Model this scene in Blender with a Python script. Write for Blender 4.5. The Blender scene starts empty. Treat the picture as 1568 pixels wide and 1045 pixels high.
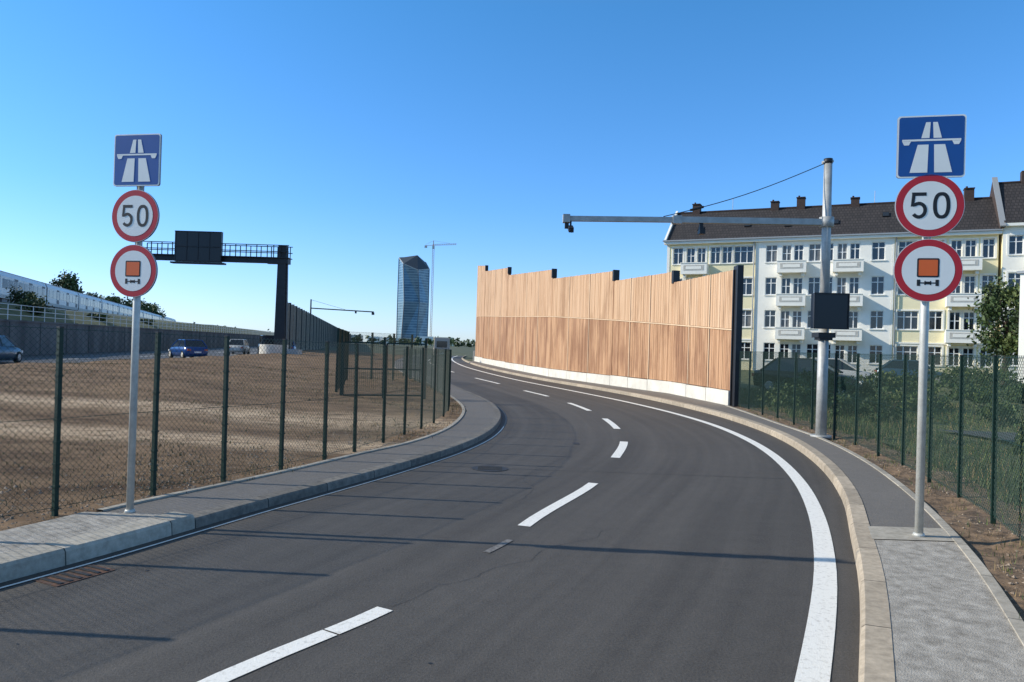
import bpy, math, random
import numpy as np
from mathutils import Matrix, Vector
random.seed(7)
sc=bpy.context.scene
def link(o): sc.collection.objects.link(o); return o

# ------------------------------------------------------------- materials
def base_mat(name):
    m=bpy.data.materials.new(name); m.use_nodes=True
    nt=m.node_tree; return m,nt,nt.nodes['Principled BSDF']
def mat(name,c,rough=.8,metal=0,var=.0,scale=4,c2=None,bump=0,bscale=60,stretch=None,spec=None,detail=6,ramp=(.35,.65)):
    m,nt,b=base_mat(name)
    N=nt.nodes.new; L=nt.links.new
    b.inputs['Base Color'].default_value=(*c,1); b.inputs['Roughness'].default_value=rough; b.inputs['Metallic'].default_value=metal
    if spec is not None: b.inputs['Specular IOR Level'].default_value=spec
    tc=N('ShaderNodeTexCoord'); mp=N('ShaderNodeMapping'); L(tc.outputs['Object'],mp.inputs['Vector'])
    if stretch: mp.inputs['Scale'].default_value=stretch
    if c2 is None and var>0: c2=tuple(max(0,x*(1-var)) for x in c); c1=tuple(min(1,x*(1+var)) for x in c)
    else: c1=c
    if c2 is not None:
        n=N('ShaderNodeTexNoise'); n.inputs['Scale'].default_value=scale; n.inputs['Detail'].default_value=detail; n.inputs['Roughness'].default_value=.65
        L(mp.outputs[0],n.inputs['Vector'])
        r=N('ShaderNodeValToRGB'); r.color_ramp.elements[0].position=ramp[0]; r.color_ramp.elements[1].position=ramp[1]
        r.color_ramp.elements[0].color=(*c2,1); r.color_ramp.elements[1].color=(*c1,1)
        L(n.outputs['Fac'],r.inputs['Fac']); L(r.outputs['Color'],b.inputs['Base Color'])
    if bump>0:
        n2=N('ShaderNodeTexNoise'); n2.inputs['Scale'].default_value=bscale; n2.inputs['Detail'].default_value=4
        L(mp.outputs[0],n2.inputs['Vector']); bp=N('ShaderNodeBump'); bp.inputs['Strength'].default_value=bump; bp.inputs['Distance'].default_value=.01
        L(n2.outputs['Fac'],bp.inputs['Height']); L(bp.outputs[0],b.inputs['Normal'])
    return m

def asphalt_mat(name,dark,light,streak=True):
    m,nt,b=base_mat(name); N=nt.nodes.new; L=nt.links.new
    tc=N('ShaderNodeTexCoord')
    def noise(s,d,vec,rough=.6):
        n=N('ShaderNodeTexNoise'); n.inputs['Scale'].default_value=s; n.inputs['Detail'].default_value=d; n.inputs['Roughness'].default_value=rough; L(vec,n.inputs['Vector']); return n.outputs['Fac']
    def math_(op,a,b_):
        x=N('ShaderNodeMath'); x.operation=op
        for i,q in enumerate((a,b_)):
            if isinstance(q,(int,float)): x.inputs[i].default_value=q
            else: L(q,x.inputs[i])
        return x.outputs[0]
    o=tc.outputs['Object']
    big=noise(.35,5,o); fine=noise(60,4,o,.85); mid=noise(6,6,o,.75)
    mp=N('ShaderNodeMapping'); mp.inputs['Scale'].default_value=(.05,1.8,1); L(tc.outputs['UV'],mp.inputs['Vector'])
    st=noise(1.5,4,mp.outputs[0])
    v=math_('MULTIPLY',fine,1.35); v=math_('ADD',v,math_('MULTIPLY',big,.25)); v=math_('ADD',v,math_('MULTIPLY',mid,.35))
    if streak: v=math_('ADD',v,math_('MULTIPLY',st,.7))
    else: v=math_('ADD',v,.35)
    mr=N('ShaderNodeMapRange'); mr.inputs['From Min'].default_value=.98; mr.inputs['From Max'].default_value=1.67; L(v,mr.inputs['Value'])
    r=N('ShaderNodeValToRGB')
    r.color_ramp.elements[0].color=(*dark,1); r.color_ramp.elements[1].position=1; r.color_ramp.elements[1].color=(*light,1)
    L(mr.outputs[0],r.inputs['Fac']); L(r.outputs['Color'],b.inputs['Base Color'])
    b.inputs['Roughness'].default_value=.72; b.inputs['Specular IOR Level'].default_value=.3
    bp=N('ShaderNodeBump'); bp.inputs['Strength'].default_value=.8; bp.inputs['Distance'].default_value=.008
    L(fine,bp.inputs['Height']); L(bp.outputs[0],b.inputs['Normal'])
    return m

def stone_mat(name,c1,c2,joint=1.0,jw=.012):
    """kerb stones: UV.x is metres along the kerb, a dark joint every `joint` metres"""
    m,nt,b=base_mat(name); N=nt.nodes.new; L=nt.links.new
    tc=N('ShaderNodeTexCoord'); n=N('ShaderNodeTexNoise'); n.inputs['Scale'].default_value=12; n.inputs['Detail'].default_value=8; n.inputs['Roughness'].default_value=.7
    L(tc.outputs['Object'],n.inputs['Vector'])
    r=N('ShaderNodeValToRGB'); r.color_ramp.elements[0].position=.3; r.color_ramp.elements[1].position=.7
    r.color_ramp.elements[0].color=(*c2,1); r.color_ramp.elements[1].color=(*c1,1); L(n.outputs['Fac'],r.inputs['Fac'])
    sx=N('ShaderNodeSeparateXYZ'); L(tc.outputs['UV'],sx.inputs[0])
    dv=N('ShaderNodeMath'); dv.operation='DIVIDE'; dv.inputs[1].default_value=joint; L(sx.outputs['X'],dv.inputs[0])
    fr=N('ShaderNodeMath'); fr.operation='FRACT'; L(dv.outputs[0],fr.inputs[0])
    lt=N('ShaderNodeMath'); lt.operation='LESS_THAN'; lt.inputs[1].default_value=jw/joint; L(fr.outputs[0],lt.inputs[0])
    fl=N('ShaderNodeMath'); fl.operation='FLOOR'; L(dv.outputs[0],fl.inputs[0])
    wn=N('ShaderNodeTexWhiteNoise'); wn.noise_dimensions='1D'; L(fl.outputs[0],wn.inputs['W'])
    mr=N('ShaderNodeMapRange'); mr.inputs['To Min'].default_value=.8; mr.inputs['To Max'].default_value=1.1; L(wn.outputs['Value'],mr.inputs['Value'])
    hs=N('ShaderNodeHueSaturation'); L(mr.outputs[0],hs.inputs['Value']); L(r.outputs['Color'],hs.inputs['Color'])
    mx=N('ShaderNodeMixRGB'); mx.inputs['Color2'].default_value=(c2[0]*.25,c2[1]*.25,c2[2]*.25,1); L(lt.outputs[0],mx.inputs['Fac']); L(hs.outputs[0],mx.inputs['Color1'])
    L(mx.outputs[0],b.inputs['Base Color']); b.inputs['Roughness'].default_value=.88
    bp=N('ShaderNodeBump'); bp.inputs['Strength'].default_value=.3; bp.inputs['Distance'].default_value=.01; L(n.outputs['Fac'],bp.inputs['Height']); L(bp.outputs[0],b.inputs['Normal'])
    return m

def soil_mat():
    m,nt,b=base_mat('field_soil'); N=nt.nodes.new; L=nt.links.new
    tc=N('ShaderNodeTexCoord')
    def nz(stretch,scale,det,rg=.65):
        mp=N('ShaderNodeMapping'); mp.inputs['Scale'].default_value=stretch; mp.inputs['Rotation'].default_value=(0,0,.12); L(tc.outputs['Object'],mp.inputs['Vector'])
        n=N('ShaderNodeTexNoise'); n.inputs['Scale'].default_value=scale; n.inputs['Detail'].default_value=det; n.inputs['Roughness'].default_value=rg; L(mp.outputs[0],n.inputs['Vector']); return n.outputs['Fac']
    a=nz((.5,1.1,1),1.1,14,.82); r=N('ShaderNodeValToRGB'); r.color_ramp.elements[0].position=.38; r.color_ramp.elements[1].position=.64
    r.color_ramp.elements[0].color=(.085,.052,.03,1); r.color_ramp.elements[1].color=(.33,.22,.13,1); L(a,r.inputs['Fac'])
    # compacted pale sand tracks running across the plot
    sp=N('ShaderNodeSeparateXYZ'); L(tc.outputs['Object'],sp.inputs[0])
    def band(c,w,amp):
        n=nz((.25,.25,1),1.0,5); mu=N('ShaderNodeMath'); mu.operation='MULTIPLY_ADD'; mu.inputs[1].default_value=amp; L(n,mu.inputs[0]); L(sp.outputs['Y'],mu.inputs[2])
        su=N('ShaderNodeMath'); su.operation='SUBTRACT'; su.inputs[1].default_value=c+amp*.5; L(mu.outputs[0],su.inputs[0])
        ab=N('ShaderNodeMath'); ab.operation='ABSOLUTE'; L(su.outputs[0],ab.inputs[0])
        mr=N('ShaderNodeMapRange'); mr.inputs['From Min'].default_value=w; mr.inputs['From Max'].default_value=w*.25; L(ab.outputs[0],mr.inputs['Value']); return mr.outputs[0]
    b1=band(11.6,1.0,1.6); b2=band(15.2,1.5,2.0)
    mx_=N('ShaderNodeMath'); mx_.operation='MAXIMUM'; L(b1,mx_.inputs[0]); L(b2,mx_.inputs[1])
    f2=nz((.6,1.5,1),2.4,10,.82); mr2=N('ShaderNodeMapRange'); mr2.inputs['From Min'].default_value=.38; mr2.inputs['From Max'].default_value=.56; mr2.inputs['To Min'].default_value=.05; mr2.inputs['To Max'].default_value=.9; L(f2,mr2.inputs['Value'])
    mu2=N('ShaderNodeMath'); mu2.operation='MULTIPLY'; L(mx_.outputs[0],mu2.inputs[0]); L(mr2.outputs[0],mu2.inputs[1])
    mx=N('ShaderNodeMixRGB'); mx.inputs['Color2'].default_value=(.60,.45,.30,1); L(mu2.outputs[0],mx.inputs['Fac']); L(r.outputs['Color'],mx.inputs['Color1'])
    L(mx.outputs[0],b.inputs['Base Color']); b.inputs['Roughness'].default_value=.95; b.inputs['Specular IOR Level'].default_value=.15
    n2=nz((1,1,1),14,8,.8); bp=N('ShaderNodeBump'); bp.inputs['Strength'].default_value=1; bp.inputs['Distance'].default_value=.04; L(n2,bp.inputs['Height']); L(bp.outputs[0],b.inputs['Normal'])
    return m
M={}
M['asphalt']=asphalt_mat('road_asphalt',(.044,.039,.034),(.135,.121,.105))
M['asphalt2']=asphalt_mat('path_asphalt',(.10,.09,.08),(.25,.225,.195),False)
M['mway']=asphalt_mat('motorway_asphalt',(.06,.06,.06),(.12,.12,.12),False)
M['conc_pave']=mat('pavement_concrete',(.47,.43,.37),.9,c2=(.24,.215,.18),scale=9,bump=.7,bscale=110,detail=14)
M['kerb']=stone_mat('kerb_stone',(.52,.43,.32),(.28,.23,.17))
M['kerbd']=stone_mat('kerb_stone_left',(.27,.24,.20),(.11,.10,.085))
M['edging']=stone_mat('edging_stone',(.50,.45,.37),(.28,.25,.2),1.0,.01)
M['paint']=mat('white_road_paint',(.86,.83,.76),.6,c2=(.58,.55,.49),scale=26,detail=12,ramp=(.30,.48),bump=.3,bscale=100)
M['worn']=mat('worn_paint',(.25,.23,.21),.7,c2=(.09,.083,.075),scale=30)
M['soil']=soil_mat()
M['soil2']=mat('soil_edge',(.27,.175,.10),.95,c2=(.075,.05,.03),scale=9,detail=12,bump=1,bscale=40)
M['ground']=mat('ground_grass',(.10,.105,.045),.95,c2=(.05,.06,.025),scale=.15,detail=10)
M['weed']=mat('weedy_ground',(.15,.15,.06),.95,c2=(.055,.075,.025),scale=.8,detail=12)
M['galv']=mat('galvanised_steel',(.54,.53,.48),.5,.25,var=.12,scale=14)
M['galvd']=mat('galvanised_steel_dull',(.42,.42,.40),.55,.25,var=.15,scale=6)
M['green']=mat('fence_green_paint',(.008,.028,.019),.5,0,var=.2,scale=20,spec=.3)
M['wire']=mat('fence_wire',(.012,.042,.030),.5)
M['red']=mat('sign_red',(.52,.014,.022),.4,var=.05,scale=3)
M['white']=mat('sign_white',(.87,.86,.80),.42,var=.04,scale=3)
M['blue']=mat('sign_blue',(.008,.080,.30),.4,var=.06,scale=3)
M['black']=mat('sign_black',(.012,.012,.013),.5)
M['orange']=mat('sign_orange',(.82,.14,.02),.4)
M['signback']=mat('sign_back',(.3,.3,.3),.5,.5)
M['conc']=mat('concrete_plinth',(.66,.62,.54),.9,var=.12,scale=1.5,bump=.2,bscale=30)
M['concd']=mat('concrete_wall_dark',(.13,.13,.125),.9,var=.35,scale=.6,bump=.2,bscale=20,stretch=(1,1,.3))
M['steeld']=mat('dark_steel',(.02,.021,.024),.5,.2,var=.2,scale=2)
M['vms']=mat('display_black',(.010,.011,.014),.35)
M['woodback']=mat('barrier_backing',(.12,.07,.04),.9)
def wood(name,c1,c2,c3,sr=(.34,.50)):
    m,nt,b=base_mat(name); N=nt.nodes.new; L=nt.links.new
    tc=N('ShaderNodeTexCoord')
    def nz(stretch,scale,det):
        mp=N('ShaderNodeMapping'); mp.inputs['Scale'].default_value=stretch; L(tc.outputs['Object'],mp.inputs['Vector'])
        n=N('ShaderNodeTexNoise'); n.inputs['Scale'].default_value=scale; n.inputs['Detail'].default_value=det; n.inputs['Roughness'].default_value=.6; L(mp.outputs[0],n.inputs['Vector']); return n.outputs['Fac']
    a=nz((6,6,.3),1.3,6); r=N('ShaderNodeValToRGB'); r.color_ramp.elements[0].position=.3; r.color_ramp.elements[1].position=.68
    r.color_ramp.elements[0].color=(*c2,1); r.color_ramp.elements[1].color=(*c1,1); L(a,r.inputs['Fac'])
    s=nz((.9,.9,.3),1.3,10); r2=N('ShaderNodeValToRGB'); r2.color_ramp.elements[0].position=sr[0]; r2.color_ramp.elements[1].position=sr[1]
    r2.color_ramp.elements[0].color=(.7,.7,.7,1); r2.color_ramp.elements[1].color=(0,0,0,1); L(s,r2.inputs['Fac'])
    mx=N('ShaderNodeMixRGB'); mx.inputs['Color2'].default_value=(*c3,1); L(r2.outputs['Color'],mx.inputs['Fac']); L(r.outputs['Color'],mx.inputs['Color1'])
    L(mx.outputs[0],b.inputs['Base Color']); b.inputs['Roughness'].default_value=.8
    return m
M['wood']=wood('larch_upper',(.66,.44,.275),(.57,.355,.20),(.40,.225,.12))
M['wood1']=wood('larch_upper_b',(.61,.39,.235),(.52,.31,.17),(.36,.20,.105))
M['wood2']=wood('larch_lower',(.60,.36,.205),(.48,.265,.135),(.27,.125,.06),(.42,.58))
M['wood3']=wood('larch_lower_b',(.54,.31,.17),(.42,.22,.11),(.24,.11,.055),(.42,.58))
M['woodl']=mat('larch_cover_strip',(.70,.50,.32),.8,var=.08,scale=3)
M['greyslat']=mat('grey_barrier',(.30,.27,.22),.85,var=.2,scale=3)
M['cream']=mat('render_cream',(.88,.78,.50),.92,var=.05,scale=.7)
M['whitew']=mat('render_white',(.88,.85,.76),.92,var=.04,scale=.7)
M['trim']=mat('trim_white',(.87,.84,.75),.8,var=.03,scale=2)
M['panel']=mat('balcony_panel',(.50,.48,.43),.85,var=.15,scale=6)
M['frame']=mat('window_frame',(.78,.78,.75),.5)
M['glass']=mat('window_glass',(.018,.022,.028),.08,spec=.8)
M['curtain']=mat('curtained_glass',(.16,.16,.155),.25,var=.3,scale=1.5)
def tiles():
    m,nt,b=base_mat('roof_tiles'); N=nt.nodes.new; L=nt.links.new
    tc=N('ShaderNodeTexCoord'); br=N('ShaderNodeTexBrick'); br.inputs['Scale'].default_value=1; br.inputs['Brick Width'].default_value=.3; br.inputs['Row Height'].default_value=.33
    br.inputs['Mortar Size'].default_value=.03; br.inputs['Color1'].default_value=(.050,.042,.040,1); br.inputs['Color2'].default_value=(.030,.026,.026,1); br.inputs['Mortar'].default_value=(.012,.01,.01,1)
    sp=N('ShaderNodeSeparateXYZ'); cb=N('ShaderNodeCombineXYZ'); L(tc.outputs['Object'],sp.inputs[0]); L(sp.outputs['X'],cb.inputs['X']); L(sp.outputs['Z'],cb.inputs['Y']); L(cb.outputs[0],br.inputs['Vector'])
    L(br.outputs['Color'],b.inputs['Base Color']); b.inputs['Roughness'].default_value=.75; return m
M['tiles']=tiles()
M['brick']=mat('chimney_brick',(.055,.036,.03),.9,var=.25,scale=5)
M['zinc']=mat('zinc',(.35,.36,.36),.5,.3)
M['zincd']=mat('tower_crown',(.07,.085,.10),.5,.3)
M['rail']=mat('railing_paint',(.62,.63,.6),.5)
M['leafA']=mat('leaf_dark',(.022,.042,.012),.7,var=.3,scale=3)
M['leafB']=mat('leaf_mid',(.05,.085,.022),.7,var=.3,scale=3)
M['leafC']=mat('leaf_light',(.10,.13,.035),.7,var=.3,scale=3)
M['bark']=mat('bark',(.07,.05,.035),.95,var=.3,scale=8,stretch=(4,4,.5))
M['straw']=mat('dry_grass',(.34,.245,.12),.9,c2=(.2,.14,.07),scale=3)
M['straw2']=mat('dry_grass_dark',(.15,.10,.05),.9)
M['trainw']=mat('train_paint',(.66,.70,.70),.4,var=.05,scale=1)
M['trainb']=mat('train_window_blue',(.03,.08,.15),.12,spec=.8)
M['traing']=mat('train_grey',(.16,.17,.18),.6)
M['rubber']=mat('tyre',(.012,.012,.012),.8)
M['carblue']=mat('car_paint_blue',(.01,.06,.22),.25,.2)
M['carteal']=mat('car_paint_grey_blue',(.05,.10,.15),.25,.2)
M['carblack']=mat('car_paint_black',(.015,.015,.017),.2)
M['carwhite']=mat('car_paint_white',(.55,.55,.53),.3)
M['beige']=mat('van_beige',(.42,.38,.33),.5)
M['lamp']=mat('lamp_glass',(.5,.1,.05),.2)
M['craneo']=mat('crane_orange',(.72,.30,.12),.6)
M['rust']=mat('rusty_iron',(.16,.07,.035),.8,c2=(.05,.035,.03),scale=20)
M['iron']=mat('cast_iron',(.035,.032,.029),.6,.2,var=.3,scale=30)
M['pebble']=mat('pebbles',(.34,.26,.19),.9,c2=(.13,.1,.07),scale=6)
M['tar']=mat('tar_patch',(.018,.017,.016),.6,var=.2,scale=20)

# ------------------------------------------------------------- mesh builder
class MB:
    def __init__(s): s.v=[];s.f=[];s.m=[];s.u=[];s.mats=[]
    def mi(s,k):
        if k not in s.mats: s.mats.append(k)
        return s.mats.index(k)
    def face(s,pts,k,uv=None):
        n=len(s.v); s.v.extend([tuple(p) for p in pts]); s.f.append(tuple(range(n,n+len(pts)))); s.m.append(s.mi(k)); s.u.append(uv)
    def mesh(s,vs,fs,k):
        n=len(s.v); s.v.extend([tuple(p) for p in vs]); i=s.mi(k)
        for f in fs: s.f.append(tuple(n+a for a in f)); s.m.append(i); s.u.append(None)
    def box(s,x0,x1,y0,y1,z0,z1,k,T=None):
        vs=[Vector(p) for p in((x0,y0,z0),(x1,y0,z0),(x1,y1,z0),(x0,y1,z0),(x0,y0,z1),(x1,y0,z1),(x1,y1,z1),(x0,y1,z1))]
        if T is not None: vs=[T@p for p in vs]
        s.mesh(vs,[(0,3,2,1),(4,5,6,7),(0,1,5,4),(1,2,6,5),(2,3,7,6),(3,0,4,7)],k)
    def beam(s,a,b,w,h,k):
        a=Vector(a);b=Vector(b);d=(b-a);L=d.length;q=d.to_track_quat('X','Z').to_matrix().to_4x4()
        s.box(0,L,-w/2,w/2,-h/2,h/2,k,Matrix.Translation(a)@q)
    def cyl(s,a,b,r0,r1,k,n=12,cap=True):
        a=Vector(a);b=Vector(b);q=(b-a).to_track_quat('Z','Y').to_matrix()
        vs=[]
        for c,r in((a,r0),(b,r1)):
            for i in range(n):
                t=2*math.pi*i/n; vs.append(c+q@Vector((r*math.cos(t),r*math.sin(t),0)))
        fs=[(i,(i+1)%n,n+(i+1)%n,n+i) for i in range(n)]
        if cap: fs+=[tuple(range(n-1,-1,-1)),tuple(range(n,2*n))]
        s.mesh(vs,fs,k)
    def obj(s,name,parent=None,smooth=False,loc=None,rot=None,bevel=0):
        me=bpy.data.meshes.new(name); me.from_pydata(s.v,[],s.f)
        for k in s.mats: me.materials.append(M[k])
        me.polygons.foreach_set('material_index',s.m)
        if any(u is not None for u in s.u):
            ul=me.uv_layers.new(name='UVMap'); li=0
            for f,u in zip(s.f,s.u):
                for j in range(len(f)):
                    if u is not None: ul.data[li].uv=u[j]
                    li+=1
        if smooth:
            me.polygons.foreach_set('use_smooth',[len(f)==4 for f in s.f])
        me.update(); o=link(bpy.data.objects.new(name,me))
        if parent: o.parent=parent
        if loc: o.location=loc
        if rot: o.rotation_euler=rot
        if bevel:
            md=o.modifiers.new('bevel','BEVEL'); md.width=bevel; md.segments=2; md.limit_method='ANGLE'
        return o
def empty(name,loc=(0,0,0),rot=(0,0,0)):
    e=bpy.data.objects.new(name,None); link(e); e.location=loc; e.rotation_euler=rot; e.empty_display_size=.3; return e

# ------------------------------------------------------------- curves x(y)
def curve(pts):
    P=sorted(pts,key=lambda p:p[1]); X=np.array([p[0] for p in P]); Yv=np.array([p[1] for p in P])
    h=np.diff(Yv); d=np.diff(X)/h; m=np.zeros(len(X)); m[0]=d[0]; m[-1]=d[-1]
    for i in range(1,len(X)-1): m[i]=0.5*(d[i-1]+d[i])
    def f(y):
        if y<=Yv[0]: return float(X[0]+m[0]*(y-Yv[0]))
        if y>=Yv[-1]: return float(X[-1]+m[-1]*(y-Yv[-1]))
        i=int(np.searchsorted(Yv,y)-1); i=max(0,min(i,len(h)-1)); t=(y-Yv[i])/h[i]
        return float((2*t**3-3*t**2+1)*X[i]+(t**3-2*t**2+t)*h[i]*m[i]+(-2*t**3+3*t**2)*X[i+1]+(t**3-t**2)*h[i]*m[i+1])
    return f
WR=curve([(-4.3,-8),(1.66,3.97),(2.41,5.58),(2.79,6.49),(3.37,8.06),(3.98,10.08),(4.52,12.56),(4.80,14.79),(4.87,17.6),(4.58,20.72),(3.87,24.55),(2.6,29.6),(.58,37.05),(-1.4,46.11),(-3.6,58.24),(-6.1,77.5),(-7.6,95),(-8.2,112)])
KR=curve([(-4.07,-8),(1.91,3.98),(2.68,5.61),(3.25,6.98),(4.07,9.02),(4.91,11.8),(5.55,15.28),(5.7,19.2),(5.4,22.8),(4.7,27),(3.6,31.5),(1.75,38),(-.3,47),(-2.5,59),(-4.9,77.5),(-6.4,95),(-7,112)])
OR=curve([(-2.75,-8),(3.08,4.39),(3.71,5.8),(4.32,7.38),(4.98,9.37),(5.62,11.76),(6.1,14.45),(6.3,17.44),(6.45,19.74),(6.62,22.7)])
KL=curve([(-9.7,-8),(-3.5,5.14),(-3.2,5.81),(-2.82,6.79),(-2.55,7.5),(-2.19,8.37),(-1.55,9.98),(-.86,12.04),(-.45,13.9),(-.22,16.4),(-.24,18.8),(-.64,22.3),(-1.74,27.4),(-2.65,31.6),(-3.9,36.5),(-6,45.5),(-8.2,57.5),(-10.6,77),(-12.2,95),(-12.8,112)])
BL=curve([(-10.6,-8),(-4.15,5.9),(-3.65,7.31),(-3.19,8.35),(-2.83,9.2),(-2.2,10.9),(-1.72,12.1),(-1.3,13.9),(-1.12,16.4),(-1.2,19),(-1.62,22),(-2.75,27.4),(-3.65,31.6),(-4.95,36.5),(-7,45.5),(-9.2,57.5),(-11.6,77),(-13.2,95),(-13.8,112)])
MW=curve([(-21,0),(-21,31),(-22.3,60),(-25.5,83),(-45,180),(-109,500)])
def line(f,y0,y1,st=.4): 
    n=max(2,int((y1-y0)/st)+1); return [(f(y),y) for y in np.linspace(y0,y1,n)]
def offs(pts,d):
    out=[]
    for i,p in enumerate(pts):
        a=pts[max(0,i-1)];b=pts[min(len(pts)-1,i+1)];tx,ty=b[0]-a[0],b[1]-a[1];l=math.hypot(tx,ty)
        out.append((p[0]+d*ty/l,p[1]-d*tx/l))
    return out
def sweep(mb,pts,prof,k,s0=0):
    R=[]; 
    for d,z in prof: R.append([(x,y,z) for x,y in offs(pts,d)])
    cum=[s0]
    for a,b in zip(pts,pts[1:]): cum.append(cum[-1]+math.hypot(b[0]-a[0],b[1]-a[1]))
    w=[0]
    for a,b in zip(prof,prof[1:]): w.append(w[-1]+math.hypot(b[0]-a[0],b[1]-a[1]))
    for j in range(len(prof)-1):
        for i in range(len(pts)-1):
            mb.face([R[j][i],R[j+1][i],R[j+1][i+1],R[j][i+1]],k,[(cum[i],w[j]),(cum[i],w[j+1]),(cum[i+1],w[j+1]),(cum[i+1],w[j])])
def strip(mb,f,g,y0,y1,z,k,st=.5,n=1):
    ys=np.linspace(y0,y1,int((y1-y0)/st)+1); cum=0
    for a,b in zip(ys,ys[1:]):
        fa,fb,ga,gb=f(a),f(b),g(a),g(b); l=math.hypot(b-a,fb-fa)
        zf=z if callable(z) else (lambda x,y:z)
        for j in range(n):
            s,t=j/n,(j+1)/n
            p=[(fa+(ga-fa)*s,a),(fa+(ga-fa)*t,a),(fb+(gb-fb)*t,b),(fb+(gb-fb)*s,b)]
            wa=ga-fa; 
            mb.face([(x,y,zf(x,y)) for x,y in p],k,[(cum,wa*s),(cum,wa*t),(cum+l,(gb-fb)*t),(cum+l,(gb-fb)*s)])
        cum+=l

# ------------------------------------------------------------- ground / roads
g=MB(); g.face([(-4000,-1500,-.01),(4000,-1500,-.01),(4000,6000,-.01),(-4000,6000,-.01)],'ground'); g.obj('ground')
r=MB(); strip(r,lambda y:KL(y)-.02,lambda y:KR(y)+.02,-8,112,0,'asphalt',.5,4); r.obj('road')
k=MB()
prf=[(0,-.01),(.008,.095),(.03,.115),(.17,.12)]
sweep(k,line(KR,-8,112,.5),prf,'kerb'); k.obj('kerb')
k=MB()
sweep(k,line(KL,-8,6.75,.3),[(0,-.01),(-.01,.10),(-.03,.125),(-.26,.13)],'edging')
sweep(k,line(KL,6.75,112,.4),[(0,-.01),(-.008,.075),(-.02,.092),(-.15,.10)],'kerbd'); 
k.obj('kerb')
p=MB()
strip(p,lambda y:KR(y)+.165,OR,-8,6.62,.116,'conc_pave',.4,2)
strip(p,lambda y:KR(y)+.165,OR,6.62,7.12,.121,'edging',.25,1)
strip(p,lambda y:KR(y)+.165,OR,7.12,22.7,.113,'asphalt2',.4,2)
BAR=curve([(6.83,22.8),(6.18,28.4),(4.56,33.3),(2.2,41.1),(-.37,54.6),(-2.55,67.6),(-3.6,74.2)])
strip(p,lambda y:KR(y)+.165,lambda y:BAR(y)+.05,22.7,74,.113,'asphalt2',.5,2)
p.obj('pavement')
p=MB()
strip(p,BL,lambda y:KL(y)-.25,-8,6.75,.124,'conc_pave',.4,2)
strip(p,BL,lambda y:KL(y)-.145,6.75,112,.094,'asphalt2',.4,2)
p.obj('pavement')
e=MB(); sweep(e,line(OR,-8,22.7,.4),[(-.03,.112),(-.028,.126),(.05,.126),(.05,.05)],'edging'); sweep(e,line(BL,6.9,50,.4),[(.04,.09),(.04,.112),(-.03,.112),(-.03,.05)],'edging'); e.obj('pavement_edging')
m=MB()
sweep(m,line(WR,-8,112,.4),[(-.085,.005),(.085,.005)],'paint')
C=curve([(-5.6,-6),(-1.47,3.75),(-.78,4.86),(-.21,6.16),(.02,6.64),(.19,7.27),(1.11,9.6),(1.68,11.76),(2.18,14.05),(2.36,16.2),(2.37,18.55),(2.22,20.7),(1.84,23.5),(1.31,26.3),(.52,29.3),(-.55,33.9),(-1.9,39.1),(-4,48),(-6.3,60),(-8.6,77),(-9.9,95)])
for y0,y1 in((-4,-1.5),(2.6,4.437),(4.449,4.86),(7.2,9.6),(11.9,14.0),(16.2,18.5),(20.7,23.4),(26.2,29.2),(33.8,39),(46,52),(60,67),(75,83)):
    w=.065 if y0<10 else .075
    sweep(m,line(C,y0,y1,.2 if y1-y0<1 else .3),[(-w,.005),(w,.005)],'paint')
sweep(m,line(C,6.25,6.68,.2),[(-.03,.005),(.035,.005)],'worn')
sweep(m,line(KL,-8,30,.4),[(.10,.005),(.135,.005)],'worn'); 
sweep(m,line(KL,3,16,.4),[(.105,.006),(.13,.006)],'paint')
m.obj('lane_markings')
t=MB(); rj=random.Random(2)
for y in (10.6,18): 
    pts=[(KL(y)+.15+(KR(y)-KL(y)-.3)*i/12, y-.02*i+rj.uniform(-.006,.006)) for i in range(13)]
    sweep(t,pts,[(-.005,.0035),(.005,.0035)],'tar')
def crack(x,y,a0,n,st):
    pts=[(x,y)]; a=a0
    for i in range(n): a=a0+(a-a0)*.6+rj.gauss(0,.22); x+=math.cos(a)*st; y+=math.sin(a)*st; pts.append((x,y))
    for p_,q_ in zip(pts,pts[1:]):
        dx,dy=q_[0]-p_[0],q_[1]-p_[1]; l=math.hypot(dx,dy); w_=rj.uniform(.001,.0022)
        t.face([(p_[0]-dy/l*w_,p_[1]+dx/l*w_,.0035),(p_[0]+dy/l*w_,p_[1]-dx/l*w_,.0035),(q_[0]+dy/l*w_,q_[1]-dx/l*w_,.0035),(q_[0]-dy/l*w_,q_[1]+dx/l*w_,.0035)],'tar')
crack(-.75,4.9,1.17,34,.09); crack(.1,8.3,1.15,30,.1)
for i in range(26):
    y=rj.uniform(3,14); x=rj.uniform(KL(y)+.4,KR(y)-.5); r_=rj.uniform(.006,.018); t.face([(x+r_*math.cos(a_)*rj.uniform(.6,1.2),y+r_*math.sin(a_)*rj.uniform(.6,1.2),.0036) for a_ in np.linspace(0,5.6,8)],rj.choice(['tar','worn']))
t.box(1.18,1.28,13.42,13.66,0,.004,'tar')  # small dark rectangle lying on the road surface
t.obj('road_joint')
t=MB(); t.cyl((-.26,10.5,.001),(-.26,10.5,.006),.26,.26,'iron',28); 
for i in range(7): t.box(-.26-.17,-.26+.17,10.34+i*.05,10.355+i*.05,.006,.009,'asphalt')
t.obj('manhole_cover')
t=MB(); T=Matrix.Translation((-3.1,5.35,0))@Matrix.Rotation(math.radians(65),4,'Z'); t.box(-.22,.22,-.13,.13,0,.006,'rust',T)
for i in range(6): t.box(-.19+i*.07,-.16+i*.07,-.11,.11,.006,.012,'iron',T)
t.obj('storm_drain')
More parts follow.
